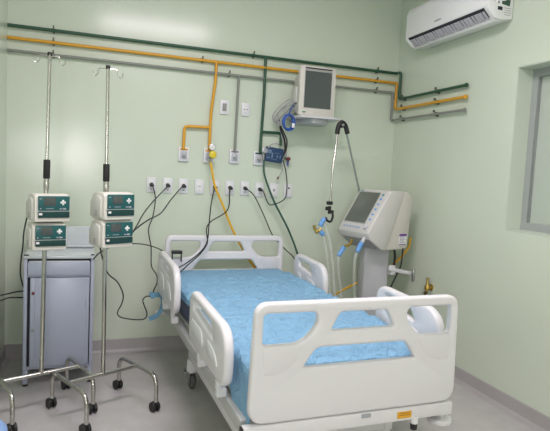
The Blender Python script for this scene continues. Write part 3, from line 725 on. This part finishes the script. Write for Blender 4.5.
# ------------------------------------------------------------------ ventilator
phi = 1.3; Wv = Vector((math.cos(phi), -math.sin(phi), 0)); Bk = Vector((math.sin(phi), math.cos(phi), 0)); O = Vector((2.552, -.72, 1.041)); LV = Vector((2.76, -.46, 0))
def vf(b, z, d): return O + Bk * b + Vector((0, 0, z)) + Wv * d - LV
ve = thing('ventilator', 'beige lung ventilator with sloping screen standing behind the right side of the bed', 'ventilator', LV)
WD = .345
fh = MB().prism([(0, 0), (.219, .326), (.374, .326), (.205, -.14), (.15, -.13), (.02, -.05)], -WD, 0, vf, .010).build('front_housing', M['beige2'], ve)
MB().prism([(.209, -.138), (.378, .322), (.43, .318), (.487, .27), (.455, -.12), (.44, -.138)], -WD + .012, -.012, vf, .008).build('rear_housing', M['beige'], ve)
Sd = (Bk * .219 + Vector((0, 0, .326))); SL = Sd.length; Sn = Sd.normalized(); Nn = (-Bk * .326 + Vector((0, 0, .219))).normalized()
def pf(u, v, n): return O - LV + Wv * (-WD + WD * u) + Sd * v + Nn * n      # on the sloping face: u left to right, v bottom to top
def plate(u0, u1, v0, v1, n0, n1, r=.006, bev=.001):
    mb = MB(); poly = rounded([(u0 * WD, v0 * SL), (u1 * WD, v0 * SL), (u1 * WD, v1 * SL), (u0 * WD, v1 * SL)], r, 4)
    return mb.prism(poly, n0, n1, lambda u, v, d: pf(u / WD, v / SL, d), bev)
fb = plate(.03, .97, .03, .97, -.004, .004, .02, .002).build('bezel', M['beige2'], ve)
plate(.07, .77, .185, .94, .003, .006, .006).build('screen_surround', mat('bezel_grey', (.40, .41, .40), .4), fb)
plate(.09, .75, .205, .92, .005, .0075, .004).build('screen', M['screen2'], fb)
for v in (.30, .42, .54, .66, .78, .88): plate(.82, .88, v - .02, v + .02, .003, .008, .003).build('key', M['teal'] if v > .8 else M['bluepl'], fb)
for u in (.14, .24, .34, .44, .54, .62): plate(u, u + .065, .075, .115, .003, .008, .003).build('key', mat('key_grey', (.35, .45, .6), .4) if 'key_grey' not in bpy.data.materials else bpy.data.materials['key_grey'], fb)
plate(.08, .18, .945, .965, .003, .0055, .002).build('marking', M['teal'], fb)
MB().cyl(pf(.86, .12, .003), pf(.86, .12, .022), .021, .019, 20, .003).build('knob', M['greyplastic'], fb)
MB().prism([(.018, -.048), (.024, -.044), (.150, -.126), (.146, -.131)], -WD + .02, -.02, vf, .001).build('lip_strip', mat('lip_grey', (.42, .45, .48), .4), ve)
# vents and labels under the lip
vm = MB()
for k in range(4): vm.prism([(.035 + .03 * k, -.068 - .019 * k), (.05 + .03 * k, -.0765 - .019 * k), (.05 + .03 * k, -.0785 - .019 * k), (.035 + .03 * k, -.069 - .019 * k)], -WD + .03, -.03, vf)
vm.build('vent_line', M['greyplastic'], ve)
# sticker on the near side of the rear housing
st = MB().prism([(.352, -.105), (.440, -.105), (.440, -.010), (.352, -.010)], -.014, -.0105, vf).build('sticker', M['mark'], ve)
MB().prism([(.354, -.032), (.438, -.032), (.438, -.012), (.354, -.012)], -.0108, -.0096, vf).prism([(.354, -.103), (.438, -.103), (.438, -.096), (.354, -.096)], -.0108, -.0096, vf).build('header', M['purple'], st)
sp_ = MB()
for k in range(4): sp_.prism([(.362, -.046 - k * .012), (.362 + (.05, .065, .04, .06)[k], -.046 - k * .012), (.362 + (.05, .065, .04, .06)[k], -.042 - k * .012), (.362, -.042 - k * .012)], -.0108, -.0098, vf)
sp_.build('print_line', mat('print_violet', (.30, .25, .45), .5), st)
# column, base, casters
cz = Matrix.Rotation(-(PI / 2 - phi) - PI * 0, 4, 'Z')
MB().box((0, 0, .52), (.20, .20, .80), .012, cz).build('column', M['column'], ve)
MB().box((-.102, -.03, .845), (.006, .05, .04), .002, cz).build('column_label', M['mark'], ve)
MB().box((0, 0, .10), (.40, .07, .05), .012, cz).box((0, 0, .10), (.07, .40, .05), .012, cz).build('base', M['greyplastic'], ve)
for k in range(4):
    a = k * PI / 2 - (PI / 2 - phi); e = Vector((math.cos(a) * .18, math.sin(a) * .18, 0))
    MB().cyl(e + V(0, 0, .09), e + V(0, 0, .06), .01).cyl(e + V(-.018, 0, .038), e + V(.018, 0, .038), .038, seg=20, bev=.006).build('caster', M['black'], ve)
# support arm
def lv(key): return [Vector(q) - LV for q in P[key]]
a1 = lv('arm1')
MB().tube(a1, .0095, 12, 1).tube(lv('arm2'), .0085, 12, 4).build('support_arm', M['steel'], ve)
e = lv('elbow')
MB().tube(e, .019, 12, 5).cyl(e[2] + V(0, -.024, -.022), e[2] + V(0, .024, -.022), .020, seg=18, bev=.003).build('arm_elbow', M['black'], ve)
MB().cyl(e[2] + V(0, -.025, -.022), e[2] + V(0, -.030, -.022), .010, seg=14).build('elbow_bolt', M['steel_dull'], ve)
c = lv('clamp')
MB().box(c[0] + V(0, 0, 0), (.045, .03, .028), .005).box(c[1] + V(0, 0, .0), (.022, .022, .06), .004).box(c[1] + V(-.022, 0, .012), (.024, .02, .03), .005).box(c[1] + V(.02, 0, -.012), (.03, .022, .022), .005).tube([c[1] + V(.025, 0, -.02), c[2] + V(.035, 0, .02), c[2] + V(.02, 0, -.02), c[2] + V(-.01, 0, -.012), c[2] + V(-.025, 0, .012)], .009, 10, 5).build('arm_clamp', M['black'], ve)
b0, b1 = [Vector(q) - LV for q in P['brk']]
MB().box((b0 + b1) / 2 + V(-.015, 0, .0), ((b1 - b0).length + .05, .02, .030), .005, Matrix.Rotation(-math.atan2((b1 - b0).y, (b1 - b0).x) * 0 + .2, 4, 'Y')).cyl(b0 + V(.0, 0, -.05), b0 + V(.0, 0, .02), .028, seg=18, bev=.004).build('side_bracket', M['greyplastic'], ve)
MB().cyl(b1 + V(0, 0, -.055), b1 + V(0, 0, .045), .013, seg=14, bev=.002).cyl(b1 + V(-.0, 0, -.014), b1 + V(0, 0, .01), .017, seg=14).build('bracket_rod', M['steel_dull'], ve)
MB().tube(lv('blk1'), .010, 8, 5).build('short_hose', M['black'], ve)
MB().tube(lv('blk2'), .006, 8, 5).build('mains_lead', M['black'], ve)
# outlet ports under the lip
A0, A1 = [Vector(q) for q in P['A']]; B0, B1 = [Vector(q) for q in P['B']]
MB().tube([A0 - LV + V(.075, .02, .055), A0 - LV + V(.05, .0, .02), A0 - LV + V(.004, 0, .005)], .011, 10, 4).build('outlet_port', M['brass'], ve)
MB().tube([B0 - LV + V(.03, .0, .05), B0 - LV + V(.002, 0, .0)], .014, 12, 3).build('outlet_port', M['greyplastic'], ve)
def corrug(key, r):
    mb = MB(); n = 90
    return mb.tube(P[key], r, 12, 14, rfun=lambda t: 1 + .10 * math.sin(t * 2 * PI * 60))
h = corrug('hA', .011).build('breathing_hose', M['clear']); tag(h, 'clear ribbed breathing hose from the left blue connector under the ventilator', 'hose', 'breathing hoses')
MB().cyl(A0, A1, .0185, .0165, 16, .004).build('connector', M['bluepl'], h)
h = corrug('hB', .013).build('breathing_hose', M['clear']); tag(h, 'clear ribbed breathing hose from the right blue connector in front of the ventilator column', 'hose', 'breathing hoses')
MB().cyl(B0, B1, .0195, .0170, 16, .004).build('connector', M['bluepl'], h)
yp = thing('tube_connector', 'brass and blue patient connector held by the black clamp of the arm', 'connector', Vector(P['ybrass'][1]))
LY = Vector(P['ybrass'][1])
def ly(k): return [Vector(q) - LY for q in P[k]]
C0, C1 = ly('yC'); D0, D1 = ly('yD')
MB().cyl(C0, C1, .0175, .0185, 16, .004).build('upper_sleeve', M['bluepl'], yp)
MB().cyl(D0, D1, .019, .017, 16, .004).build('lower_sleeve', M['bluepl'], yp)
q = ly('ybrass'); MB().tube([q[0] + V(-.004, 0, .012), q[0], q[1], q[2]], .010, 10, 5).sphere(q[1] + V(-.002, 0, .004), .017).cyl(q[0] + V(-.01, 0, .02), q[0] + V(-.0, 0, -.01), .013).build('elbow', M['brass'], yp)

# ------------------------------------------------------------------ air conditioner
ac = thing('air_conditioner', 'white wall air conditioner high on the right wall', 'air conditioner', (W, -.895, 2.52))
Y0, Y1 = -.472, .472
af = lambda u, v, d: V(-u, d, v)
MB().prism([(0.001, .012), (.10, .0), (.150, .012), (.150, .315), (.12, .325), (0.001, .325)], Y0, Y1, af, .012).build('body', M['acwhite'], ac)
MB().prism([(.150, .058), (.205, .068), (.212, .085), (.212, .255), (.195, .295), (.150, .318)], Y0 - .002, Y1 + .002, af, .010).build('front_panel', M['acwhite'], ac)
MB().prism([(.118, .010), (.150, .018), (.2035, .062), (.2035, .075), (.15, .06), (.118, .04)], Y0 + .03, Y1 - .03, af).build('outlet_slot', M['dark'], ac)
for k in range(24):
    y = Y0 + .06 + k * (Y1 - Y0 - .12) / 23
    MB().prism([(.140, .008), (.152, .010), (.196, .050), (.186, .056), (.15, .03)], y - (.015 if k % 3 else .010), y + (.015 if k % 3 else .008), af).build('vane', mat('vane_grey', (.60, .60, .66), .4) if k == 0 else bpy.data.materials['vane_grey'], ac)
MB().prism([(.095, -.004), (.125, -.008), (.140, .0), (.136, .006), (.12, .0), (.1, .004)], Y0 + .015, Y1 - .015, af, .002).build('louver', M['acwhite'], ac)
for y0, y1 in ((Y0 - .003, Y0 + .035), (Y1 - .035, Y1 + .003)): MB().prism([(.08, .001), (.148, .006), (.206, .060), (.206, .098), (.13, .10), (.08, .04)], y0, y1, af, .004).build('end_cheek', M['acwhite'], ac)
MB().box((-.2125, .05, .112), (.003, .075, .012), .001).build('logo', M['greymark'], ac)
MB().box((-.2125, -.375, .19), (.003, .07, .008), .001).build('logo', M['greymark'], ac)
MB().prism([(.035, .092), (.098, .100), (.098, .118), (.070, .122), (.060, .132), (.030, .132)], Y0 - .0015, Y0 + .001, af).build('side_label', mat('label_dark_green', (.03, .09, .06), .5), ac)
MB().box((-.112, Y0 - .003, .070), (.036, .003, .022)).build('side_label', M['dark'], ac)
MB().box((-.124, Y0 - .0005, .108), (.014, .003, .018)).build('side_label', M['greymark'], ac)
for k in range(4): MB().box((-.048, Y0 - .0005, .078 - .014 * k), (.058 - .008 * (k % 2), .003, .0025)).build('print_line', M['greymark'], ac)

# ------------------------------------------------------------------ brass valve on the right wall, stool
va = thing('gas_valve', 'small brass valve low on the right wall behind the bed', 'valve', (W, -.713, .615))
MB().lathe([(0, 0), (.026, 0), (.026, .006), (.014, .010), (.012, .03), (0, .03)], (0, 0, 0), (-1, 0, 0)).build('flange', M['brass'], va)
MB().lathe([(0, -.03), (.022, -.028), (.024, -.012), (.018, .006), (.011, .020), (.009, .055), (.012, .058), (.011, .068), (0, .069)], (-.04, 0, .008), (0, 0, 1)).build('valve_body', M['brass'], va)
MB().cyl((-.04, 0, -.012), (-.085, -.045, -.030), .010, .009).build('spout', M['brass'], va)
MB().cyl((-.083, -.043, -.029), (-.10, -.06, -.036), .015, .013, 14, .003).build('cap', mat('dull_bronze', (.12, .08, .04), .4, metal=.7), va)

sl = thing('stool', 'round stool with light blue seat by the left wall', 'stool', (.172, -2.325, 0))
MB().lathe([(0, .495), (.145, .495), (.152, .51), (.152, .540), (.140, .552), (0, .556)], (0, 0, 0), seg=36).build('seat', M['stoolblue'], sl)
MB().tube([(.11 * math.cos(2 * PI * k / 24), .11 * math.sin(2 * PI * k / 24), .2) for k in range(24)], .008, 8, 1, closed=True).build('foot_ring', M['steel'], sl)
for k in range(4):
    a = PI / 4 + k * PI / 2
    lg = MB().cyl((.10 * math.cos(a), .10 * math.sin(a), .50), (.115 * math.cos(a), .115 * math.sin(a), .01), .011, seg=12).build('leg', M['steel'], sl)
    MB().cyl((.115 * math.cos(a), .115 * math.sin(a), 0), (.115 * math.cos(a), .115 * math.sin(a), .02), .014, seg=12).build('rubber_foot', M['black'], lg)

# ------------------------------------------------------------------ lights
def area(name, loc, rot, sx, sy, e, col=(1, 1, 1)):
    l = bpy.data.lights.new(name, 'AREA'); l.shape = 'RECTANGLE'; l.size = sx; l.size_y = sy; l.energy = e; l.color = col
    o = bpy.data.objects.new(name, l); COL.objects.link(o); o.location = loc; o.rotation_euler = rot; return o
for k, (x, y, lab) in enumerate(((1.25, -2.12, 'ceiling light above the foot of the bed'), (1.33, -4.6, 'ceiling light near the front wall'))):
    cl = thing('ceiling_light', lab, 'ceiling light', (x, y, H), 0, 'ceiling lights')
    MB().box((0, 0, -.02), (1.25, .30, .04), .006).build('housing', M['white'], cl)
    MB().box((0, 0, -.044), (1.20, .25, .008), .003).build('diffuser', M['lamp'], cl)
    area('ceiling_lamp', (x, y, H - .06), (0, 0, 0), 1.2, .25, LE[k], (1, .885, .985))
area('window_lamp', ((FX0 + FX1) / 2, FY - .03, (FZ0 + FZ1) / 2), (PI / 2, 0, 0), .5, .68, LE[2], (1, .91, .99))

w = bpy.data.worlds.new('world'); bpy.context.scene.world = w; w.use_nodes = True
w.node_tree.nodes['Background'].inputs[0].default_value = (.8, .85, .85, 1); w.node_tree.nodes['Background'].inputs[1].default_value = .5

# ------------------------------------------------------------------ camera
cd = bpy.data.cameras.new('camera'); cd.sensor_width = 36; cd.lens = 532.155 / 550 * 36; cd.clip_start = .02
co = bpy.data.objects.new('camera', cd); COL.objects.link(co)
r_ = Vector((0.94423411, -0.32556494, 0.04928904)); u_ = Vector((-0.02134025, 0.08886877, 0.99581471)); f_ = Vector((0.32858261, 0.94133406, -0.07696529))
mw = Matrix((r_, u_, -f_)).transposed().to_4x4(); mw.translation = (0.57237689, -4.24849699, 1.45)
co.matrix_world = mw
sc = bpy.context.scene; sc.camera = co
sc.view_settings.view_transform = 'Standard'; sc.view_settings.look = 'None'; sc.view_settings.exposure = EXPO
